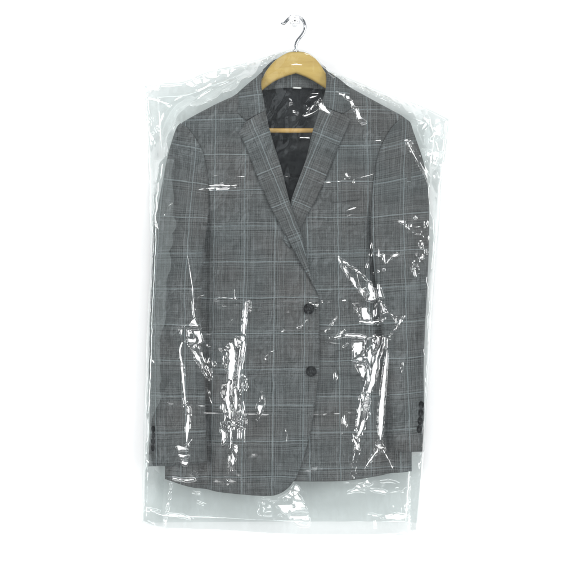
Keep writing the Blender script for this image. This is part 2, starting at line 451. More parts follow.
# collar leaves
def collar_front(base, fold):
    el = np.array(fold, float)
    def f(x, y):
        d = seg_dist(x, y, el, closed=False)[0]
        b = np.maximum(base(x, y), 0.0545 - 0.0*d)
        return b + 0.0040 + 0.002 * np.sqrt(np.clip(d / 6, 0, 1)) - 0.003 * np.clip(d / 24, 0, 1) ** 1.5
    return f
CL = [(262.2,73.2,1),(250,82.5),(238.3,92.6,1),(238.7,104),(237.6,113,1),(246,121.6,1),(256,116.2),(265.8,111.3,1),(263.3,98),(261.4,86)]
panel('collar_leaf', CL, collar_front(frontL, FOLD_L), 0.0028, uv_rot(262, 95, math.radians(-5), 4, 0), PLAID, J, step=1.8)
CR = [(326.4,70.8,1),(338,78.5),(350,88,1),(349.6,101),(350.6,109.8,1),(342.2,114.8,1),(331,110.7),(320.8,106.2,1),(324,96),(325.9,86)]
panel('collar_leaf', CR, collar_front(frontR, FOLD_R), 0.0028, uv_rot(328, 92, math.radians(5), -6, 0), PLAID, J, step=1.8)

# breast pocket welt and flap pockets
def over(base, k): return lambda x, y: base(x, y) + k
panel('breast_pocket', [(331,194.5,1),(360.5,190.8,1),(360,200.2,1),(331,203.6,1)], over(frontR, 0.0022), 0.0020, lambda x, y: uvR(x, y), PLAID, J, step=1.6, r=0.7)
panel('pocket_flap', [(206,349.5,1),(260,349.8,1),(260.5,368),(257.5,374,1),(240,375),(206,374.5,1)], over(frontL, 0.0020), 0.0020, lambda x, y: uvL(x, y), PLAID, J, step=2.0, r=0.8)
panel('pocket_flap', [(336,349.8,1),(390,348.5,1),(390,374,1),(355,375.2),(338.5,374.2,1),(336,368)], over(frontR, 0.0020), 0.0020, lambda x, y: uvR(x, y), PLAID, J, step=2.0, r=0.8)

# sleeves
SL = [(180,122.3,1),(176.5,126),(172,138),(167,156),(161,185),(155.5,215),(151.8,238),(149.6,288),(148,342),(148,370),(149.3,403),(148.6,440),(147.5,467.5,1),
      (165,466.4),(187,464.3),(207.8,461.6,1),(207,439),(206,415),(205.2,388),(203,350),(201.3,315),(202,285),(205,245),(208.4,215),(208,180),(203.2,153),(194,136),(187,127.5)]
SR = [(403.5,116.8,1),(410.5,121),(414,130),(418.3,142),(424,159),(427.3,174),(429.8,198),(429.8,244),(428,289),(426,324),(424.5,370),(425,410),(424.3,452.6,1),
      (408,452.4),(393.6,450.5,1),(392,425),(389,395),(384,350),(378,305),(373,262),(370.8,235),(371,215),(373.8,177),(379.7,150),(388.5,132.6),(395,124)]
SLp = catmull(SL); SRp = catmull(SR)
def make_sleeve(poly, base, side):
    def f(x, y):
        sd = np.clip(sdist(x, y, poly), 0, None)
        cap = sstep(200, 260, y)
        b = base(x, y)
        out = 0.030 + 0.0 * x
        # outer edge rolls back to the wall side, the inner edge lies on the body
        inner = (x > interp(SIL_L, y) + 26) if side < 0 else (x < interp(SIL_R, y) - 26)
        d1 = interp(SIL_L, y) if side < 0 else interp(SIL_R, y)
        t = np.clip(np.abs(x - d1) / 22, 0, 1); roll = np.sqrt(np.clip(1 - (1 - t) ** 2, 0, 1))
        pil = np.sqrt(1 - (1 - np.clip(sd / 11, 0, 1)) ** 2)
        top = b + 0.0008 + (0.0025 + 0.0060 * cap) * pil + 0.0014
        z = out + (top - out) * (0.30 + 0.70 * roll)
        z = z + 0.0024 * fbm(x + side * 40, y, 22, 40, 21, 3) * np.clip(sd / 10, 0, 1)
        if side > 0:
            z = z - 0.0055 * sstep(-2, 5, x - np.interp(y, [120,155,185,211,237,275], [407,404.6,398,389,382,378])) * (1 - sstep(215, 290, y)) * sstep(120, 160, y)
            z = z + groove(x, y, [(385,252),(396,244),(410,243),(426,238)], 2.2, 0.0020) + groove(x, y, [(384,262),(398,256),(412,256)], 2.0, 0.0014)
        else:
            z = z + groove(x, y, [(152,240),(160,232),(170,222),(176,214)], 2.2, 0.0024) + groove(x, y, [(157,244),(168,236),(180,229)], 1.8, 0.0020)
            z = z + groove(x, y, [(181,124),(179,160),(176,200),(178,235)], 2.0, 0.0016)
        return z
    def bk(x, y):
        fr = f(x, y)
        cov = sstep(162, 168, x) if side < 0 else 1 - sstep(409, 415, x)
        return np.minimum(fr - 0.001, (0.024) * (1 - cov) + (base(x, y) + 0.0004) * cov)
    return f, bk
sfL, sbL = make_sleeve(SLp, Db, -1); sfR, sbR = make_sleeve(SRp, Db, 1)
def uv_slL(x, y):
    c = np.interp(y, [120,160,215,290,370,470], [188,186,181,176,176.5,178]); k = 0.22 * (1 - sstep(150, 240, y)) + 0.0
    return (x - c) - 9.0, (y - 146) - k * (x - c) - 0.05 * (x - c) * sstep(380, 440, y) * -1
def uv_slR(x, y):
    c = np.interp(y, [120,160,215,290,370,452], [404,402,401,403,405,408]); k = -0.20 * (1 - sstep(150, 240, y))
    return (x - c) - 2.0, (y - 179) - k * (x - c) + 0.06 * (x - c)
slL = panel('sleeve', SL, sfL, 0.003, uv_slL, PLAID, J, back=sbL, r=1.8)
slR = panel('sleeve', SR, sfR, 0.003, uv_slR, PLAID, J, back=sbR, r=1.8)

# buttons
def button(cx, cy, r, y0, parent, name, sx=1.0, tilt=(0, 0)):
    h = 0.0011 * r
    prof = [(r * .80, -0.0004), (r * .97, 0.0004), (r, h * .35), (r * .97, h * .62), (r * .90, h * .72), (r * .80, h * .66), (r * .68, h * .42), (r * .3, h * .34), (r * .04, h * .33)]
    V, F = lathe(prof, cx, cy, y0, 36, tilt, sx)
    b = fix_normals(mesh_obj(name, V, F, DARK, parent))
    return b, h
for cx, cy in ((308.7, 308.7), (311.0, 371.0)):
    y0 = float(frontL(np.array([cx]), np.array([cy]))[0]) + 0.0012
    b, h = button(cx, cy, 5.4, y0, J, 'button')
    parts = []
    for dx in (-1.0, 1.0):
        for dy in (-1.0, 1.0):
            parts.append(lathe([(0.42, 0), (0.40, 0.00035)], cx + dx, cy + dy, y0 + h * .34, 12))
    V, F = join(parts); mesh_obj('button_hole', V, F, HOLE, b)
    parts = []
    for dx in (-1.0, 1.0):
        yy = y0 + h * .42
        parts.append(tube([(float(WX(cx + dx)), -yy, float(WZ(cy - 1.0))), (float(WX(cx + dx)), -yy - .0006, float(WZ(cy))), (float(WX(cx + dx)), -yy, float(WZ(cy + 1.0)))], 0.00032, 8))
    V, F = join(parts); mesh_obj('thread', V, F, THREAD, b)
    # corded buttonhole running out to the edge
    hy = y0 - 0.0004
    V, F = tube([(float(WX(x)), -hy - 0.0004, float(WZ(cy - 0.3))) for x in np.linspace(cx + 5.8, cx + 8.2, 5)], 0.0007, 8)
    mesh_obj('buttonhole', V, F, THREAD, J)
for (cx, cy) in ((421.2,405),(420.6,413),(419.9,421),(419.0,429)):
    y0 = float(sfR(np.array([cx]), np.array([cy]))[0]) + 0.0006
    button(cx, cy, 3.9, y0, slR, 'cuff_button', 0.72, (0, 0.25))
for (cx, cy) in ((153.4,429),(153.3,435.3),(153.2,441.6),(153.0,448)):
    y0 = float(sfL(np.array([cx]), np.array([cy]))[0]) + 0.0006
    button(cx, cy, 3.3, y0, slL, 'cuff_button', 0.62, (0, -0.35))

# ---------------------------------------------------------------- hanger
H = empty('clothes_hanger', (0.014, -0.042, float(WZ(90))))
tag(H, 'pale wooden clothes hanger with chrome hook, holding up the jacket', 'hanger')
HO = [(296,51),(288.5,52),(281,55.6),(274.5,60.5),(269.5,66),(265.5,71.5),(262,78),(250,88.5),(238,97),(216,108),(196,118.5),(188,124),(186,131),(190,134.5),(197,133),(207,124),(226,112.5),(245,102),(261,90.8),(267,86.2),(275,80.8),(285,76.4),(296,73,1),
      (305,76.4),(312,79.8),(319,84.0),(326,88.4),(345,100),(362,110),(378,121),(388,131),(395,134),(400,130),(398,122),(390,116.5),(370,106),(348,94),(336,85),(329,77),(323.5,69),(319.5,62.5),(314.5,57.2),(308.5,53.3),(302.5,51.4)]
def hang_front(x, y): return 0.0485 + 0.0012 * np.cos((x - 296) / 34 * 1.5).clip(0) - 0.006 * np.clip((np.abs(x - 294) - 35) / 70, 0, 1) + groove(x, y, [(296,48),(296,76)], 0.35, 0.0006)
panel('hanger_body', HO, hang_front, 0.012, lambda x, y: (x, y), WOOD, H, step=1.8, r=2.4)
V, F = tube([(float(WX(x)), -0.0425, float(WZ(130.2))) for x in np.linspace(192, 393, 24)], 0.0043, 18)
mesh_obj('trouser_bar', V, F, BARW, H)
hp = catmull([(295.6,56),(295.6,49),(295.9,44),(297.8,39.6),(301.8,34.8),(304.6,29.4),(304.8,23.6),(301.8,18.4),(296.2,16.0),(290.8,16.8),(287.0,19.8),(284.2,22.8),(280.8,23.0)], 8, closed=False)
n_ = len(hp); rad = [0.0034] * n_; rad[-1] = 0.0020; rad[-2] = 0.0030
V, F = tube([(float(WX(p[0])), -0.0425, float(WZ(p[1]))) for p in hp], rad, 20)
mesh_obj('hook', V, F, CHROME, H)
V, F = lathe([(0, 0)], 0, 0, 0, 3)
V, F = tube([(float(WX(295.6)), -0.0425, float(WZ(y))) for y in (50.8, 50.2, 49.4, 49.0)], [0.0058, 0.0060, 0.0056, 0.0040], 20)
mesh_obj('ferrule', V, F, CHROME, H)

# ---------------------------------------------------------------- wall peg
K = empty('wall_peg', (float(WX(295)), 0, float(WZ(21))))
tag(K, 'small polished wall peg carrying the hanger hook at the top', 'wall hook')
V, F = lathe([(2.6, 0.0), (2.6, 0.003), (2.3, 0.0045), (1.9, 0.007), (1.8, 0.03), (1.9, 0.057)], 295, 20.6, 0.0, 36)
sharp(fix_normals(mesh_obj('peg_stem', V, F, CHROME, K)))
def rbox(cx, cy, hw, hh, rc, prof, seg=6):
    V = []; F = []; m = seg * 4
    for ins, d in prof:
        for q in range(4):
            sx, sy = [(1, 1), (-1, 1), (-1, -1), (1, -1)][q]
            for k in range(seg):
                a = math.pi / 2 * (q + k / (seg - 1)); r = max(rc - ins, .05)
                V.append((float(WX(cx)) + (sx * (hw - rc) + r * math.cos(a)) * S, -d, float(WZ(cy)) + (sy * (hh - rc) + r * math.sin(a)) * S))
    for i in range(len(prof) - 1):
        for k in range(m): F.append((i*m+k, i*m+(k+1) % m, (i+1)*m+(k+1) % m, (i+1)*m+k))
    F.append(tuple(range(m))[::-1]); F.append(tuple((len(prof)-1)*m+k for k in range(m)))
    return V, F
V, F = rbox(294.9, 19.9, 5.6, 4.5, 2.0, [(0.5, 0.054), (0, 0.0545), (0, 0.0592), (0.25, 0.0602), (0.8, 0.0606), (1.0, 0.0602), (1.5, 0.0600)])
sharp(fix_normals(mesh_obj('peg_cap', V, F, CAPM, K)))
rim = [(float(WX(294.9)) + sx_ * S * a, -0.0603, float(WZ(19.9)) + sy_ * S * b) for sx_, sy_, a, b in
       [(1,1,5.0,2.6),(1,1,4.6,3.6),(1,1,3.6,4.1),(-1,1,3.6,4.1),(-1,1,4.6,3.6),(-1,1,5.0,2.6),(-1,-1,5.0,2.6),(-1,-1,4.6,3.6),(-1,-1,3.6,4.1),(1,-1,3.6,4.1),(1,-1,4.6,3.6),(1,-1,5.0,2.6),(1,1,5.0,2.6)]]
V, F = tube(rim, 0.0007, 10); mesh_obj('cap_rim', V, F, CHROME, K)
V, F = join([lathe([(0.85, 0), (0.8, 0.0004)], 294.9, 21.4, 0.0600, 6), lathe([(0.4, 0), (0.36, 0.0003)], 294.9, 18.4, 0.0600, 10), lathe([(0.4, 0), (0.36, 0.0003)], 292.2, 22.6, 0.0600, 10), lathe([(0.4, 0), (0.36, 0.0003)], 297.8, 22.6, 0.0600, 10)])
mesh_obj('screw_recess', V, F, HOLE, K)

# ---------------------------------------------------------------- plastic cover
BAG = [(143.6,85,1),(160,82.5),(184,80.5),(208,70.5),(235,64.5),(267,55.5),(285,49.5),(296,48),(306,50),(317,57),(327,67.5),(347,76.5),(388.5,93.5),(424,106),(449.6,118.5,1),
       (446.5,150),(442,182),(440,218),(436.5,260),(433,310),(430,368),(428,403),(425.6,440),(424,469),(421,505),(418.5,531.5,1),(409,536.4,1),(380,536.8),(330,537),(280,536.4),(219,532.6),(163,530.4),(150,527),(140,521.5,1),
       (141.5,495),(142.5,450),(143,419),(144.8,370),(146.5,325),(148.2,288),(149.6,244),(148.4,206),(149,190),(147.8,165),(146.4,138),(145,110)]
BAGp = catmull(BAG, 8)
ST = 0.52
gx1 = np.arange(136, 456, ST); gy1 = np.arange(44, 541, ST)
GX, GY = np.meshgrid(gx1, gy1)
def depth_map():
    D = np.full(GX.shape, 0.012)
    poly_body = catmull([(262,72),(238,91),(216,102),(178,123),(166,200),(165,480),(235,494),(275,495),(297,482),(412,472),(411,200),(410,120),(353,88),(326,70),(314,57),(296,52),(280,57)])
    inb = inside(GX, GY, poly_body)
    D = np.where(inb, Db(GX, GY) + 0.001, D)
    for poly, f in ((SLp, sfL), (SRp, sfR)):
        x0, y0 = poly.min(0) - 1; x1, y1 = poly.max(0) + 1
        c = (gx1 > x0) & (gx1 < x1); r = (gy1 > y0) & (gy1 < y1); ix = np.ix_(r, c)
        m = inside(GX[ix], GY[ix], poly); D[ix] = np.where(m, np.maximum(D[ix], f(GX[ix], GY[ix])), D[ix])
    for o, k in ((LL, .0098), (RL, .0098), (CL, .0080), (CR, .0080)):
        poly = catmull(o); m = inside(GX, GY, poly); D = np.where(m, np.maximum(Db(GX, GY), .0545) + k, D)
    poly = catmull(HO); m = inside(GX, GY, poly); D = np.where(m, np.maximum(D, 0.0505), D)
    for cx, cy in ((308.7, 308.7), (311.0, 371.0)):
        m = (GX - cx) ** 2 + (GY - cy) ** 2 < 36; D = np.where(m, D + 0.006, D)
    for cx, cy in ((421,405),(420.5,413),(420,421),(419,429),(153.3,429),(153.3,435),(153,441),(153,448)):
        m = (GX - cx) ** 2 + (GY - cy) ** 2 < 16; D = np.where(m, D + 0.0045, D)
    return D
def maxf(A, n):
    B = A.copy()
    for _ in range(n):
        C = B.copy()
        C[1:] = np.maximum(C[1:], B[:-1]); C[:-1] = np.maximum(C[:-1], B[1:]); B2 = C.copy()
        B2[:, 1:] = np.maximum(B2[:, 1:], C[:, :-1]); B2[:, :-1] = np.maximum(B2[:, :-1], C[:, 1:]); B = B2
    return B
def blur(A, k, passes=2):
    for _ in range(passes):
        for ax in (0, 1):
            P = np.pad(A, [(k + 1, k) if a == ax else (0, 0) for a in (0, 1)], mode='edge'); c = np.cumsum(P, ax)
            n = 2 * k + 1
            A = (c[n:] - c[:-n]) / n if ax == 0 else (c[:, n:] - c[:, :-n]) / n
    return A
DJ = depth_map()
SDB = sdist(GX, GY, BAGp)
EDGE_D = 0.034
bl = np.interp(GY, [84,110,138,206,244,288,370,522], [143.6,145,146.4,148.4,149.6,148.2,144.8,140]); br = np.interp(GY, [118,150,218,310,403,469,531], [449.6,446.5,440,433,428,424,418.5])
tt_ = np.clip(np.abs((GX - (bl + br) / 2) / ((br - bl) / 2)), 0, 1)
taut = 0.0800 - 0.004 * sstep(440, 520, GY) + 0 * GX
mk = blur(maxf((DJ > 0.013).astype(float), 9), 13, 2)      # the sheet falls back wherever nothing holds it out
mk = np.maximum(np.clip(mk / (0.72 + 0.22 * vnoise(GX, GY, 9, 14, 88)), 0, 1), sstep(430, 466, GY))
taut = 0.037 + (taut - 0.037) * mk + 0.006 * fbm(GX, GY, 17, 26, 33, 2) * mk * (1 - mk) * 2
e6 = np.sqrt(np.clip(1 - (1 - np.clip(SDB / 4.5, 0, 1)) ** 2, 0, 1))
e6 = np.clip(SDB / 3.6, 0, 1)
base = EDGE_D + (taut - EDGE_D) * e6
base = np.maximum(base, blur(maxf(DJ, 3), 3, 2) + 0.0010)
base = blur(base, 1, 1)

D = base.copy()
# broad soft waves and sharp-crested creases of stiff film
cr1 = 1 - np.abs(fbm(GX, GY, 34, 60, 41, 2)); cr2 = 1 - np.abs(fbm(GX + .6 * GY, GY, 22, 30, 47, 2)); cr3 = 1 - np.abs(fbm(GX, GY, 9, 11, 53, 2))
act = sstep(-0.35, 0.6, fbm(GX, GY, 46, 46, 61, 2))
D += 0.0015 * cr1 + 0.0012 * cr2 * act + 0.00042 * cr3 * act
D += 0.0004 * fbm(GX, GY, 14, 16, 71, 2)

DM = blur(D, 9, 2)
DGY, DGX = np.gradient(blur(DM, 4, 1), ST)
def local_slope(c, x, y, m):
    return float((DGX[m] * 1.0).mean()), float((DGY[m] * 1.0).mean())
def target(c, lt, jit=0.0):
    """slopes d(depth)/dx, d(depth)/dy(drawing, down) that mirror lamp lt into the camera."""
    p = np.array([float(WX(c[0])), -0.065, float(WZ(c[1]))])
    l = LIGHTS[lt][0] - p; l /= np.linalg.norm(l); v = CAM - p; v /= np.linalg.norm(v)
    h = l + v; h /= np.linalg.norm(h)
    dx = -h[0] / abs(h[1]); dz = -h[2] / abs(h[1])
    if jit: dx += rng.normal(0, jit); dz += rng.normal(0, jit)
    return dx * S, -dz * S          # per drawing unit; y down flips z
def window(x0, y0, x1, y1, pad=6):
    c = np.where((gx1 > x0 - pad) & (gx1 < x1 + pad))[0]; r = np.where((gy1 > y0 - pad) & (gy1 < y1 + pad))[0]
    return np.ix_(r, c)
def stroke(pts, widths, lt, strength=1.0, soft=0.45, rough=0.35):
    """a creased fold along a line; one side of it faces lamp lt."""
    P = catmull([tuple(p) for p in pts], 6, closed=False)
    ix = window(P[:, 0].min(), P[:, 1].min(), P[:, 0].max(), P[:, 1].max(), 8)
    x, y = GX[ix], GY[ix]
    d, qx, qy, tt = seg_dist(x, y, P, closed=False)
    if not hasattr(widths, '__len__'): widths = [widths] * 2
    wv = (np.interp(tt / (len(P) - 1), np.linspace(0, 1, len(widths)), widths) + 0.75) * 0.5
    wv = wv * (1 + rough * vnoise(x, y, 2.6, 3.4, 5)) 
    sx, sy = target(P.mean(0), lt); mm = d < 1.5; sx -= DGX[ix][mm].mean(); sy -= DGY[ix][mm].mean()
    m = np.clip(0.5 + (wv - d) / (2 * soft), 0, 1) * strength
    e = P[-1] - P[0]; e = e / (np.linalg.norm(e) + 1e-9); g = math.hypot(sx, sy)
    if abs(-e[1] * sx + e[0] * sy) / g > 0.86: h = DM[ix] + (x - qx) * sx + (y - qy) * sy
    else:
        t = ((x - P[0][0]) * sx + (y - P[0][1]) * sy) / g; per = 8.0
        q = (t + 1.2 * vnoise(x, y, 6, 6, 3)) / per + .5; fr = q - np.floor(q)
        h = DM[ix] + np.where(fr < .82, fr / .82 - .5, .5 - (fr - .82) / .18) * per * .82 * g
    D[ix] = D[ix] * (1 - m) + h * m
def patch(poly, lt, period=9.0, strength=1.0, soft=0.5, warp=2.0, broken=0.0, smooth=True):
    P = catmull(poly, 5) if smooth else np.array([q[:2] for q in poly], float)
    ix = window(P[:, 0].min(), P[:, 1].min(), P[:, 0].max(), P[:, 1].max())
    x, y = GX[ix], GY[ix]; c = P.mean(0)
    sd = sdist(x, y, P) + 0.7 * vnoise(x, y, 3.0, 3.0, 9)
    sx, sy = target(c, lt); mm = sd > -0.5; sx -= DGX[ix][mm].mean(); sy -= DGY[ix][mm].mean(); g = math.hypot(sx, sy)
    t = ((x - c[0]) * sx + (y - c[1]) * sy) / g
    period = period * 1.9
    t2 = t + 0.3 * period * vnoise(x, y, 13, 11, int(c[1])) + warp * vnoise(x, y, 9, 9, int(c[0])) + 0.3 * warp * vnoise(x, y, 3.5, 3.5, 3)
    q = t2 / period + 0.5; k = np.floor(q); fr = q - k; up = 0.87
    saw = np.where(fr < up, fr / up - 0.5, 0.5 - (fr - up) / (1 - up)) * period * up
    dm = DM[ix]; pl = dm[mm].mean() + DGX[ix][mm].mean() * (x - x[mm].mean()) + DGY[ix][mm].mean() * (y - y[mm].mean())
    h = 0.15 * dm + 0.85 * pl + 0.0004 + (saw + (t - t2) * 0.6) * g
    m = np.clip(0.5 + sd / (2 * soft), 0, 1) * strength
    if broken: m = m * sstep(-0.25, -0.05, vnoise(x, y, 4.2, 6.0, 77) + (0.7 - broken))
    D[ix] = D[ix] * (1 - m) + h * m
def crumple(poly, cell=(4.0, 6.5), p=0.5, lamps='TLR', strength=1.0, seed=1, jit=0.05):
    """film crushed into small flat facets."""
    r = np.random.default_rng(seed); P = catmull(poly, 5)
    ix = window(P[:, 0].min(), P[:, 1].min(), P[:, 0].max(), P[:, 1].max())
    x, y = GX[ix], GY[ix]; x0, y0 = P.min(0) - 3; x1, y1 = P.max(0) + 3
    # gathered folds: warped triangle waves whose flanks tilt towards the side lamps, height and spacing vary
    lx, ly = target(P.mean(0), 'L'); rx, ry = target(P.mean(0), 'R'); tx, ty = target(P.mean(0), 'T')
    g = 0.5 * (abs(lx) + abs(rx))
    def tri(q): return np.abs((q - np.floor(q)) * 2 - 1) - 0.5
    PX = cell[0] * 2.3
    u = x + 3.2 * vnoise(x, y, 11, 20, seed) + 0.8 * vnoise(x, y, 5, 9, seed + 1) + r.normal(0, .12) * (y - y0)
    cov = p + 0.26
    n1 = vnoise(x, y, 7.5, 17, seed + 2) * .8 + vnoise(x, y, 4.0, 7.5, seed + 3) * .35
    amp = 0.20 + 0.85 * sstep(-0.22, 0.16, n1 + (cov - 0.5) * 1.3)
    h = tri(u / PX) * PX * g * 0.5 * amp
    v = y + 2.0 * vnoise(x, y, 11, 8, seed + 4) + .35 * (x - x0) * (1 if seed % 2 else -1)
    PY = cell[1] * 2.4
    if 'T' in lamps: h = h + tri(v / PY) * PY * abs(ty) * 0.33 * sstep(-0.1, 0.4, vnoise(x, y, 9, 9, seed + 6))
    h = DM[ix] + h - 0.00012 * np.abs(fbm(x, y, 3.4, 6, seed + 9, 2))
    sd = sdist(x, y, P) + 2.0 * vnoise(x, y, 4.5, 6, seed + 5); m = np.clip(0.5 + sd / 1.2, 0, 1) * strength
    if p < 0.22: m = m * sstep(0.0, 0.25, vnoise(x, y, 5, 7, seed + 40))
    D[ix] = D[ix] * (1 - m) + h * m

# --- creases and shines, following the photograph -----------------------------------------
# long left fold
stroke([(188,254),(191,272),(193.5,290),(195,318)], [0.7,1.2,1.5,2.0], 'L', rough=.15)
patch([(195,316,1),(198,321),(201.5,327.5,1),(190,325.6),(180,327.4,1),(190,323)], 'L', 12)
patch([(180,329,1),(191,329.6),(201.5,329.5,1),(204,341,1),(199,343.5),(190,342),(182,341,1),(181.5,335)], 'L', 5, broken=.35)
stroke([(183,342.5),(180.8,350),(182.4,362),(183.6,374),(185,390),(187,405)], [2.2,2.6,3.2,2.8,2.4,3.6], 'L', rough=.2)
crumple([(188,344),(200,344),(204,356),(212,373),(209.5,379),(203,370),(196,357)], (3.2,6), .62, 'RT', seed=5)
patch([(186,404),(190.5,404),(190.5,413.5),(185.6,413)], 'L', 9)
stroke([(189.2,414),(188.6,426),(187.6,440)], [3.6,3.6,1.8], 'L', rough=.3)
patch([(176.5,443.5,1),(183,445),(190,441,1),(188,449),(179,449.5,1)], 'T', 5.5)
patch([(178.5,452,1),(192,453,1),(187,457.4),(181,455.6)], 'T', 5)
patch([(180,458.6,1),(191,459.5,1),(187,465.4),(182.6,462)], 'T', 5)
stroke([(189,443),(194,436)], [2.2,1], 'L')
# centre-left column
stroke([(245.4,303),(245,318),(244,336)], [2.0,3.6,2.6], 'R')
stroke([(249.4,301),(250.6,303),(250.4,311)], [1.6,1.6,.8], 'T')
crumple([(236,336),(248,336),(247,345),(236,345)], (4,3.2), .5, 'TR', seed=8)
patch([(233,343),(236.6,352),(236,372),(234,392),(229,392),(226.5,372),(229,354)], 'R', 7, warp=2.6, broken=.25)
crumple([(222,348),(232,346),(230,366),(224,366)], (3.6,4.6), .38, 'RT', seed=9)
stroke([(243.4,342),(241.4,358),(239.2,374),(237.4,394)], [2.2,2.8,2.0,2.4], 'R')
stroke([(229.5,380),(227.4,398),(230.6,414)], [3.4,3.2,2.0], 'L')
stroke([(235,388),(236,404),(235,416)], [2.2,2.6,1.4], 'R')
crumple([(224,378),(246,376),(245,420),(224,422)], (3.2,6.4), .27, 'RLT', seed=12)
crumple([(224,420),(246,419),(246,428),(224,429)], (3.2,2.8), .36, 'RLT', seed=14)
crumple([(205,346),(222,344),(222,362),(206,366)], (3.6,4.4), .10, 'RT', seed=15)
patch([(220,427,1),(226,431),(227.4,438),(223,443),(222,435)], 'L', 8)
stroke([(231.4,428),(231,446)], [2.8,1.6], 'R'); stroke([(240,430),(239.4,437),(237.6,444)], [2.6,2.4,1], 'R'); stroke([(245,430),(244.6,441)], [1.2,1.2], 'L')
stroke([(236.4,446),(234,456),(231.4,469)], [4.8,4.4,1.2], 'R'); stroke([(229.4,455),(228.6,468),(227.6,481)], [2,2.8,1.2], 'L')
stroke([(207,384),(211,398),(214,406)], [1,1.2,.8], 'R', .9)
stroke([(206,372),(210,378),(212,370)], [1.6,2,1], 'T', .9)
# blobs on the left front
patch([(262,391.5,1),(265,398),(264.4,406),(260.5,413),(257.2,419,1),(258.4,411),(256.4,405.5),(260,399)], 'R', 14)
stroke([(281,431),(285,428.4),(287,432),(286.4,441),(285,452)], [1.0,1.6,1.8,1.0,1.2], 'R')
stroke([(266,358),(271,353),(273,349),(277.6,344)], [2.6,1.6,1.4,1.2], 'L'); stroke([(271,351),(278,350.5)], [1,.8], 'T')
stroke([(279,389),(283,385)], [1.6,.8], 'L'); stroke([(297,327.5),(303,324.6),(306.5,320)], [.9,1.6,.8], 'L')
stroke([(307,315),(310,320),(312,328)], [1,2,.8], 'R', .6)
stroke([(310,303),(314,304.4),(317,305),(321.6,302.4)], [2.4,1,1.4,3], 'T')
stroke([(325,331),(329.6,326),(336,317.6)], [.9,2,1], 'L'); stroke([(334,338),(340,333),(344,330)], [1.2,2.2,1.2], 'L')
stroke([(334,370),(335.4,376),(333.6,381)], [1.2,2.6,1], 'R')
for a, b, w_ in (((229.5,311),(232.5,320),1.0),((230,326),(233,318),1.0),((260,311),(262,304),1.0),((219,297),(233,298.6),1.2),((234.6,290),(235.4,298),2.0),((286,311.6),(293,312),1.2),
                 ((266,322),(269,316),.9),((282,332),(283.6,330),1.2),((213,265),(216,273),.9),((199,296.5),(204,295.2),2.0),((347,343),(343,346),1.0),((243,392),(246,380),1.0)):
    stroke([a, b], [w_ * .8, w_], 'T' if abs(a[0]-b[0]) > abs(a[1]-b[1]) else 'L', .9)
# long pale horizontal packing creases
for yy, x0, x1, w_, s_ in ((186.2,206,240,2.0,1),(189.4,199,236,1.8,1)):
    stroke([(x0, yy + 1.2), ((x0*2+x1)/3, yy - .4), ((x0+2*x1)/3, yy + .6), (x1, yy - .8)], [.8,w_,w_,.6], 'T', s_, rough=.7)
for pts in ([(212,300),(260,301.6),(300,303),(345,301)], [(222,305.5),(270,306),(318,306)], [(206,333),(250,334),(305,333)], [(214,177),(262,179),(300,178)], [(300,186),(330,184)], [(205,411),(300,413),(350,411)], [(318,340),(352,344)],
            [(345,302.6),(388,301)], [(170,402),(205,404)]):
    P = catmull(pts, 6, closed=False); ix = window(P[:,0].min(), P[:,1].min(), P[:,0].max(), P[:,1].max(), 8)
    d, qx, qy, tt = seg_dist(GX[ix], GY[ix], P, closed=False)
    D[ix] += 0.0011 * np.exp(-d / 1.5) * (0.6 + 0.6 * vnoise(GX[ix], GY[ix], 7, 7, 4))
# right side: long pointed flap
stroke([(338.4,257),(347,264.6),(358,272),(370,284)], [1.2,1.8,1.8,2.4], 'T', rough=.2)
stroke([(338.6,259),(345,271),(354,283),(364,294)], [1.4,3.0,3.4,4.6], 'L', rough=.2)
stroke([(356,272),(358.5,283)], 1.0, 'R'); stroke([(346,265),(348,274)], 1.0, 'R'); stroke([(362,290),(369,283)], [1,1.6], 'L')
patch([(368,282,1),(373.4,288),(376,300,1),(366,300.5,1),(368.4,293),(366,288)], 'L', 10)
stroke([(370.6,241),(371.8,252),(368.6,262),(366.6,267.6)], [.8,1.8,1.4,2.2], 'L'); stroke([(369,250),(367.6,262)], [.8,.9], 'R')
stroke([(378,247.6),(378,256)], [.8,2.6], 'R'); patch([(380.6,255.5,1),(385.2,253.4,1),(385,265,1),(381.4,259)], 'R', 10)
stroke([(386.6,263),(390.6,257.6),(396,255)], [.8,2.2,2.8], 'L'); patch([(377.2,284,1),(379.4,285),(382,297.5,1),(377.4,298,1)], 'L', 8)
for q in ((377,271),(373,273),(383,270)): patch([(q[0]-1,q[1]-.8),(q[0]+1,q[1]-.8),(q[0]+1,q[1]+.8),(q[0]-1,q[1]+.8)], 'T')
# crushed cluster
patch([(360,308),(364,306.4),(369,309.6,1),(370,319,1),(361,320.5,1)], 'R', 6, broken=.25)
crumple([(374,303),(384,303),(385,318),(373,322)], (3.0,4.4), .5, 'RT', seed=21)
stroke([(352,302),(355,308),(358,315)], [.8,1.2,.7], 'L', .9)
stroke([(359,321),(370,322.4),(380,320)], [1.6,3.2,1.4], 'T')
stroke([(330,337.6),(345,335),(358,335.6),(371,339)], [.7,2.6,3.0,1.4], 'T', rough=.25)
stroke([(345,331),(342,336)], [1,.8], 'L')
patch([(351.6,340,1),(361,341),(370,340.2,1),(367,349),(362,360.6,1),(352,360,1)], 'T', 8, broken=.12)
patch([(354,363,1),(364.6,363,1),(366,371),(362.5,379,1)], 'L', 7)
crumple([(366,338),(386,338),(382,352),(374,362),(364,364)], (4.2,5.4), .58, 'RTL', seed=23)
crumple([(368,356),(377,352),(378,372),(370,392),(364,404),(361,402),(366,382)], (3.2,6.6), .62, 'RL', seed=25)
crumple([(362,388),(373,386),(369,402),(366,420),(361,435),(355,434),(357,414)], (3.0,6.0), .58, 'RLT', seed=27)
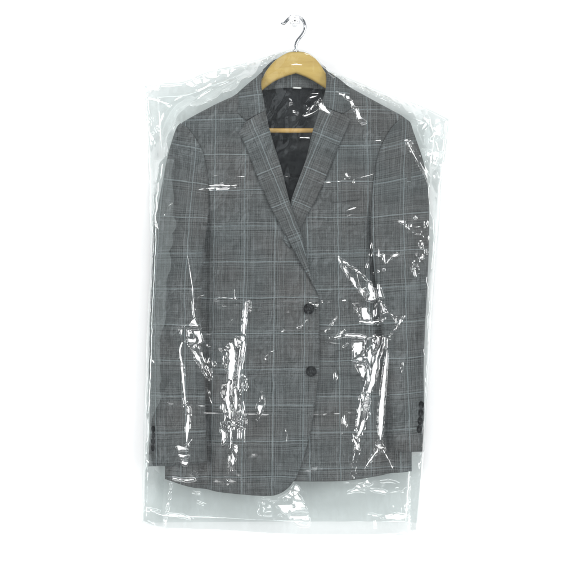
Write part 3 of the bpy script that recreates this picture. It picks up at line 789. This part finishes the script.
crumple([(351,432),(361,431),(359,448),(355,474),(351,478),(352,452)], (2.8,5.8), .52, 'RL', seed=29)
stroke([(386.4,349),(384.6,366),(382.2,390),(380.2,414),(379.8,428),(379.6,439)], [.9,3.2,4.4,5.6,5.0,1.2], 'L', rough=.12)
patch([(376.6,440,1),(382,440,1),(384.6,449),(379,450.6),(373.6,450)], 'T', 6, .8)
stroke([(376,449),(370,458),(363.4,468)], [3.2,2.2,1.2], 'L'); stroke([(382.6,449),(388,458.6),(391.4,466)], [2.2,1.2,1.6], 'R', .9)
stroke([(344,414),(344,424),(341.6,432)], [1.6,3.6,1.4], 'R')
stroke([(386,340),(396,326),(404,314),(400,322)], [.8,1.2,.6], 'R', .7)
stroke([(386,336),(390,338),(392,334)], [1,2,.8], 'T'); stroke([(390,314),(394,317),(395,322)], [1,1.8,.6], 'T', .8)
crumple([(396,364),(403,364),(400,386),(395,380)], (3,8), .15, 'R', seed=31)
crumple([(412,262),(424,262),(422,282),(414,280)], (4,5), .14, 'RT', seed=33)
crumple([(409,222),(428,222),(426,258),(410,252)], (5,8), .10, 'RT', seed=35)
crumple([(336,176),(352,174),(352,184),(335,185)], (3,2.6), .18, 'TL', seed=36)
stroke([(397,222),(402,222.6),(405.6,227.6)], [.8,2.2,1], 'T')
stroke([(357,178.6),(364,177.4),(373,174.6)], [.8,1.8,1.2], 'T'); stroke([(345,211.4),(350,209.6),(356,208)], [.8,2.0,.7], 'T'); stroke([(347,216.6),(352,214.8)], [1.4,.8], 'T')
stroke([(345,175),(349,178.6)], [1.6,1], 'L'); stroke([(335,181),(339,183),(344,180)], [1.2,1.4,1.8], 'T')
stroke([(373,142),(380,141.6)], [1.2,.8], 'T')
# right chest and shoulder
patch([(336.4,93.4,1),(346,96),(349,101),(344,100)], 'T', 7); stroke([(346,98),(351,104),(355.4,113)], [2.2,2.6,3.2], 'T', rough=.2)
patch([(353.6,108),(357,109),(360,117),(366.4,124,1),(360.6,126),(355.6,118)], 'T', 8)
stroke([(405,141.6),(410.6,146),(414,152)], [2.6,3.4,2.4], 'T')
stroke([(411,146),(419,162),(428,180),(437,195)], [2.2,2.8,4.2,3.0], 'R', rough=.25); stroke([(407,144),(414,158),(422,172)], [2.6,2.2,1.2], 'L')
patch([(426.5,110.5,1),(429.8,121.7),(424,135.5),(422,144.6,1),(416.4,128.6,1)], 'T', 9)
patch([(438.4,116.8,1),(447.4,137,1),(436,140.5),(424.7,144.6,1),(431.7,135.5)], 'T', 9)
patch([(421,151,1),(446.4,151.6,1),(442,166),(434,166),(426,163,1)], 'T', 8)
patch([(432,172),(441,170),(437.4,194,1),(431,186)], 'R', 8, broken=.2)
for a in ((330,72.5),(341,76),(352,80.6),(363,85.2),(372,88.6),(382,93),(394,97),(404,100.6),(413,103.4)):
    stroke([(a[0], a[1]+2), (a[0]+3, a[1]+5.5)], [1.6,1.0], 'R' if int(a[0]) % 2 else 'T', .9)
stroke([(344,84),(362,90),(380,98),(398,107)], [.7,1.2,1.0,.6], 'T', .6, rough=.8)
# neck
stroke([(319.6,101.6),(312,109),(304.6,117.4)], [2.0,1.6,2.2], 'L', rough=.15); stroke([(304.8,117.4),(312,114.6),(318.4,111)], [2.4,2.0,1.2], 'T', rough=.15)
patch([(319.4,101.4,1),(325,108.6),(332,116.4,1),(325,114.4),(318.8,110.6,1)], 'T', 10)
stroke([(306,103.4),(310,99.6),(316.6,97.4)], [1,2.0,1.2], 'T'); stroke([(312,95),(318,95)], [1,1.2], 'T'); stroke([(304.6,107.6),(307,110.4)], [1.4,1.8], 'L')
stroke([(292,113),(297,114.6)], [1,1.6], 'L'); stroke([(300,139),(309,139.2)], [1,1.4], 'T'); stroke([(290.6,67),(296,66.4),(302,67)], [.8,1.6,.8], 'T')
stroke([(333,118),(333.6,126),(333,133)], [.6,.2,.8], 'R', .7); stroke([(287,108),(292,104),(290,101)], [.7,.9,.6], 'L', .7)
# left shoulder and edge
stroke([(183.4,107.8),(198,97.6),(214,87.4),(226,81.6),(236,76.6)], [.8,1.8,2.4,1.8,.7], 'T', rough=.4)
patch([(186,79.4),(196,78),(206,73.6),(210,79),(198,84),(190,86)], 'T', 6, broken=.25)
patch([(208,71.6),(224,67.6),(236,66),(232,72),(220,74.6),(212,79)], 'T', 6, broken=.35)
patch([(240,64.6),(252,61.6),(256,64),(246,68.4)], 'T', 6, broken=.3); patch([(262,60),(276,55.5),(270,62),(262,66)], 'T', 6, broken=.3)
stroke([(144.6,96),(156,99.6),(170,105)], [3,2.4,.8], 'T', .9); patch([(145,86.4),(160,84.4),(159,88.6),(146,91)], 'T', 7)
stroke([(144.8,108.6),(151,119),(157,129),(164.4,139.4)], [2.6,2.6,2.2,1.0], 'L', rough=.1); stroke([(145.8,113),(151,131),(154.8,149)], [1.6,2.4,1.0], 'L', rough=.3)
crumple([(148.6,180),(156,178),(154,200),(149,203)], (4.4,3.6), .6, 'LT', seed=41)
stroke([(149.6,204),(151.4,222),(151.4,240)], [1.2,1.6,1.0], 'L', rough=.3); stroke([(150,246),(149.4,288),(148,330)], [1.0,1.6,1.2], 'L', .8, rough=.5)
stroke([(179,61),(176,70),(178,78)], [.6,.6], 'T', .1)
# pale reflections over the left sleeve
for q in ([(160,205),(166,216),(172,204)], [(156,222),(162,234),(172,224)], [(150,352),(158,372),(163,398)], [(160,398),(164,425),(164,448)], [(172,380),(176,402),(174,440),(171,466)]):
    stroke(q, [.8,1.2,.8], 'L', .35)
# lower margin
stroke([(172,481),(170.4,497),(167,514),(164.6,529)], [1.2,1.2,1.4,.8], 'L', .9, rough=.3)
stroke([(173.6,476.6),(186,478.6),(197,477.6)], [1,2.0,1.2], 'T'); stroke([(196,478),(200,470)], [1,.8], 'L')
stroke([(166,513),(179,513.4),(194,517.6)], [.8,2.6,.8], 'T'); stroke([(193,490.4),(201,492)], [1.4,1.2], 'T'); stroke([(198,500),(206,503)], [1.4,1.4], 'T')
stroke([(228,479),(227.6,482)], [1.6,1], 'L')
patch([(293.6,480.6,1),(297,490),(302,498),(307,510),(309,523.4),(297,524,1),(286,514),(278,506),(270,499),(262,496.8,1),(276,497.5),(287,492)], 'T', 7, broken=.22)
crumple([(252,500),(276,504),(284,514),(262,514)], (5,3.2), .14, 'T', seed=43)
patch([(296,482,1),(300,489),(294,494,1),(292,488)], 'R', 8)
patch([(366,477.6,1),(371,481.6),(364,482.6)], 'T', 6); patch([(354,484,1),(362,481.6),(366,486),(358,487.6)], 'T', 6)
stroke([(347,491),(356,488.4),(364,490)], [1,2.2,1], 'T'); stroke([(370,488),(379,489.6),(392,492)], [1.2,3.0,.8], 'T'); stroke([(380,480),(390,479.4),(398,482)], [.8,1.4,.8], 'T')
crumple([(386,491),(406,488),(407,512),(390,510)], (4.6,4.2), .42, 'TR', seed=45)
patch([(368,512.2,1),(384,513),(398,511),(405.6,512),(404,517.6),(384,517.4)], 'T', 7)
stroke([(374,519),(374.6,526)], [1,1], 'R'); stroke([(381,518),(381,524)], [1,.8], 'R'); stroke([(396,534),(403,532)], [1,2.0], 'T')
stroke([(408,476),(408.4,505),(408.8,535)], [1.4,1.0,1.4], 'L', .8, rough=.3)
stroke([(140.6,505),(150,508),(160,509)], [1,1.6,.8], 'T', .6)

# bold creases laid over the crushed areas
stroke([(232,345),(232.8,362),(231,378),(231,393)], [4.5,7.0,6.0,3.0], 'R', rough=.3)
stroke([(244.6,342),(242,358),(239.6,374),(237.6,395)], [2.4,3.4,2.6,2.6], 'R', rough=.2)
stroke([(229.4,381),(227.8,398),(230.8,417)], [3.4,4.0,2.2], 'L'); stroke([(236,389),(236.6,404),(234.6,418)], [2.6,3.4,1.8], 'R')
stroke([(226,350),(223.6,358),(227,364)], [1.4,2.6,1.4], 'R'); stroke([(216,352),(210,357),(207,364)], [1.2,2.0,1.0], 'L')
stroke([(240,398),(243.4,410),(241,419)], [1.6,2.4,1.2], 'L')
stroke([(190,346),(198,356),(206,368)], [2.0,4.6,2.0], 'R'); stroke([(199,345),(205,360),(212,376)], [1.4,1.6,1.0], 'L')
stroke([(373,344),(369.4,354),(367,364)], [3.0,5.4,3.0], 'R', rough=.3); stroke([(381,343),(377,354),(374.6,366)], [1.6,3.0,2.0], 'L')
stroke([(375.4,360),(372.4,376),(368,392)], [3.0,6.0,4.2], 'L', rough=.3); stroke([(367,366),(367.6,378),(364,392)], [1.4,2.8,1.6], 'R')
stroke([(367,394),(364.4,408),(362,420)], [4.0,5.4,3.4], 'R', rough=.35); stroke([(360,398),(358.6,412),(357,424)], [1.8,3.4,2.0], 'L')
stroke([(363,420),(360.6,428),(357.6,435)], [3.6,4.0,2.2], 'L', rough=.35)
stroke([(353,438),(356.6,446),(354.6,458),(353,474)], [2.2,4.0,3.0,1.6], 'R', rough=.35); stroke([(359,436),(358.6,446)], [1.2,1.4], 'L')

DC = np.where(SDB > 2.5, np.maximum(D, DJ + 0.0006), D)
# join exactly with the back sheet at the border
bt = np.clip(SDB / 2.2, 0, 1)
DC = (EDGE_D - 0.002) * (1 - bt) + DC * bt if False else np.where(SDB < 2.2, np.maximum((EDGE_D) * (1 - bt) + DC * bt, np.where(DJ > 0.013, DJ + 0.0006, 0)), DC)

# mesh of the front sheet: grid cells whose corners touch the outline are pulled onto it
def film_mesh(name, Dgrid, poly, mat, parent, smooth=True):
    sd = sdist(GX, GY, poly); ins = sd > 0
    ny, nx = GX.shape
    cell = ins[:-1, :-1] | ins[1:, :-1] | ins[:-1, 1:] | ins[1:, 1:]
    used = np.zeros((ny, nx), bool)
    used[:-1, :-1] |= cell; used[1:, :-1] |= cell; used[:-1, 1:] |= cell; used[1:, 1:] |= cell
    X = GX.copy(); Y = GY.copy()
    o = used & ~ins
    _, qx, qy, _ = seg_dist(GX[o], GY[o], poly); X[o] = qx; Y[o] = qy
    idx = np.full((ny, nx), -1); idx[used] = np.arange(used.sum())
    V = np.stack([WX(X[used]), -Dgrid[used], WZ(Y[used])], 1)
    V -= np.array(parent.location)
    r, c = np.where(cell)
    F = np.stack([idx[r, c], idx[r+1, c], idx[r+1, c+1], idx[r, c+1]], 1).astype(np.int32)
    me = bpy.data.meshes.new(name)
    me.vertices.add(len(V)); me.vertices.foreach_set('co', V.astype(np.float32).ravel())
    me.loops.add(F.size); me.loops.foreach_set('vertex_index', F.ravel())
    me.polygons.add(len(F)); me.polygons.foreach_set('loop_start', np.arange(0, F.size, 4, dtype=np.int32))
    me.polygons.foreach_set('use_smooth', np.full(len(F), smooth))
    me.materials.append(mat); me.update(calc_edges=True); me.validate()
    return link(bpy.data.objects.new(name, me), parent)
B = empty('garment_cover', (0, -0.02, float(WZ(530))))
tag(B, 'clear crinkled plastic garment cover drawn over the jacket and hanger', 'garment cover')
film_mesh('front_sheet', DC, BAGp, FILM, B)
# back sheet, slightly shorter at the bottom
BK = [p for p in BAG]
BKo = [(x, min(y, 524.0), *r) for (x, y, *r) in [(p[0], p[1], *p[2:]) for p in BAG]]
BKo = [q for i, q in enumerate(BKo) if not (q[1] == 524.0 and 165 < q[0] < 405)]
BKo = [(q[0], q[1], 1) if q[1] == 524.0 else q for q in BKo]
# coarse sheet near the wall
bp = catmull(BKo, 8)
def back_sheet(x, y): return 0.0095 + 0.0022 * (1 - np.abs(fbm(x, y, 30, 44, 91, 2)))
cg = GX.shape
DB_ = np.minimum(back_sheet(GX, GY), 0.016)
eb = sstep(0, 14, SDB); DB_ = EDGE_D * (1 - eb) + DB_ * eb; DB_ = np.where((DJ > 0.013) & (SDB > 1.2), np.minimum(DB_, 0.0175), DB_)
sub = (slice(None, None, 3), slice(None, None, 3))
_GX, _GY = GX, GY
GX, GY = _GX[sub], _GY[sub]
film_mesh('back_sheet', DB_[sub], bp, FILM, B)
GX, GY = _GX, _GY
# side gussets: narrow folded strips of film inside both edges
def gusset(inner, outer, ys, seed, d0=0.019):
    V = []; F = []; n = len(ys)
    m = 6
    for i, y in enumerate(ys):
        a = float(np.interp(y, [p[1] for p in inner], [p[0] for p in inner])); b = float(np.interp(y, [p[1] for p in outer], [p[0] for p in outer]))
        for k in range(m + 1):
            t = k / m; x = a + (b - a) * t
            gi = int(np.clip((y - gy1[0]) / ST, 0, len(gy1) - 1)); gj = int(np.clip((x - gx1[0]) / ST, 0, len(gx1) - 1))
            d = base[gi, gj] - 0.0012 if base[gi, gj] - 0.0012 > DJ[gi, gj] else (DC[gi, gj] + DJ[gi, gj]) / 2
            V.append((float(WX(x)), -d, float(WZ(y))))
    for i in range(n - 1):
        for k in range(m):
            F.append((i*(m+1)+k, (i+1)*(m+1)+k, (i+1)*(m+1)+k+1, i*(m+1)+k+1))
    return mesh_obj('gusset', V, F, FILM2, B)
ys = np.arange(160, 526, 2.0)
yi = np.arange(90, 531, 6.0)
innerL = [(float(np.interp(y, [90,150,190,210,225,240,300,350,400,422,466,476,530], [148,175,172,174,176,172,167,162,163,151.5,151,165,165]) + 2.6 * vnoise(np.array([1.0]), np.array([y]), 1, 9, 5)[0]), y) for y in yi]
outerL = [(float(np.interp(y, [90,138,206,244,288,370,419,495,526], [146,147.4,149.4,150.6,149.2,145.8,144,142.5,141.4])), y) for y in yi]
gusset(innerL, outerL, ys, 3)
innerR = [(float(np.interp(y, [118,150,220,300,380,450,456,530], [436,434,431,429,426,425,409.5,408.8]) + 1.2 * vnoise(np.array([1.0]), np.array([y]), 1, 14, 8)[0]), y) for y in yi]
outerR = [(float(np.interp(y, [118,150,182,218,260,310,368,403,440,469,505,530], [448.6,445.5,441,439,435.5,432,429,427,424.6,423,420,417.6])), y) for y in yi]
gusset(innerR, outerR, np.arange(200, 530, 2.0), 4)

# ---------------------------------------------------------------- lamps, world, camera
for k, (p, sx, sy, L) in LIGHTS.items():
    ld = bpy.data.lights.new('added_softbox', 'AREA'); ld.shape = 'RECTANGLE'; ld.size = sx; ld.size_y = sy
    ld.energy = L * math.pi * sx * sy; ld.color = (1.0, 1.0, 1.0)
    lo = bpy.data.objects.new('added_softbox', ld); link(lo); lo.location = p
    lo.rotation_euler = (Vector((0, 0, 0)) - Vector(p)).to_track_quat('-Z', 'Y').to_euler()
wd = bpy.data.worlds.new('World'); sc.world = wd; wd.use_nodes = True
bg = wd.node_tree.nodes['Background']; bg.inputs[1].default_value = 1.0
_tc = wd.node_tree.nodes.new('ShaderNodeTexCoord'); _nz = wd.node_tree.nodes.new('ShaderNodeTexNoise'); _nz.inputs['Scale'].default_value = 9.0; _nz.inputs['Detail'].default_value = 2
_rp = wd.node_tree.nodes.new('ShaderNodeValToRGB'); _rp.color_ramp.elements[0].position = 0.45; _rp.color_ramp.elements[0].color = (0.02, 0.022, 0.025, 1)
_rp.color_ramp.elements[1].position = 0.62; _rp.color_ramp.elements[1].color = (0.52, 0.565, 0.59, 1)  # mottled surroundings added so the film mirrors soft streaks
wd.node_tree.links.new(_tc.outputs['Generated'], _nz.inputs['Vector']); wd.node_tree.links.new(_nz.outputs[0], _rp.inputs[0]); wd.node_tree.links.new(_rp.outputs[0], bg.inputs[0])
cd = bpy.data.cameras.new('Camera'); cam = bpy.data.objects.new('Camera', cd); link(cam)
cam.location = CAM; cam.rotation_euler = (math.radians(90), 0, 0)
cd.sensor_width = 36; cd.lens = 36 * (abs(CAM[1]) - REF) / (576 * S); cd.clip_end = 50
sc.camera = cam
sc.view_settings.view_transform = 'Standard'; sc.view_settings.look = 'None'; sc.view_settings.gamma = 1; sc.view_settings.exposure = 0
sc.cycles.transparent_max_bounces = 16
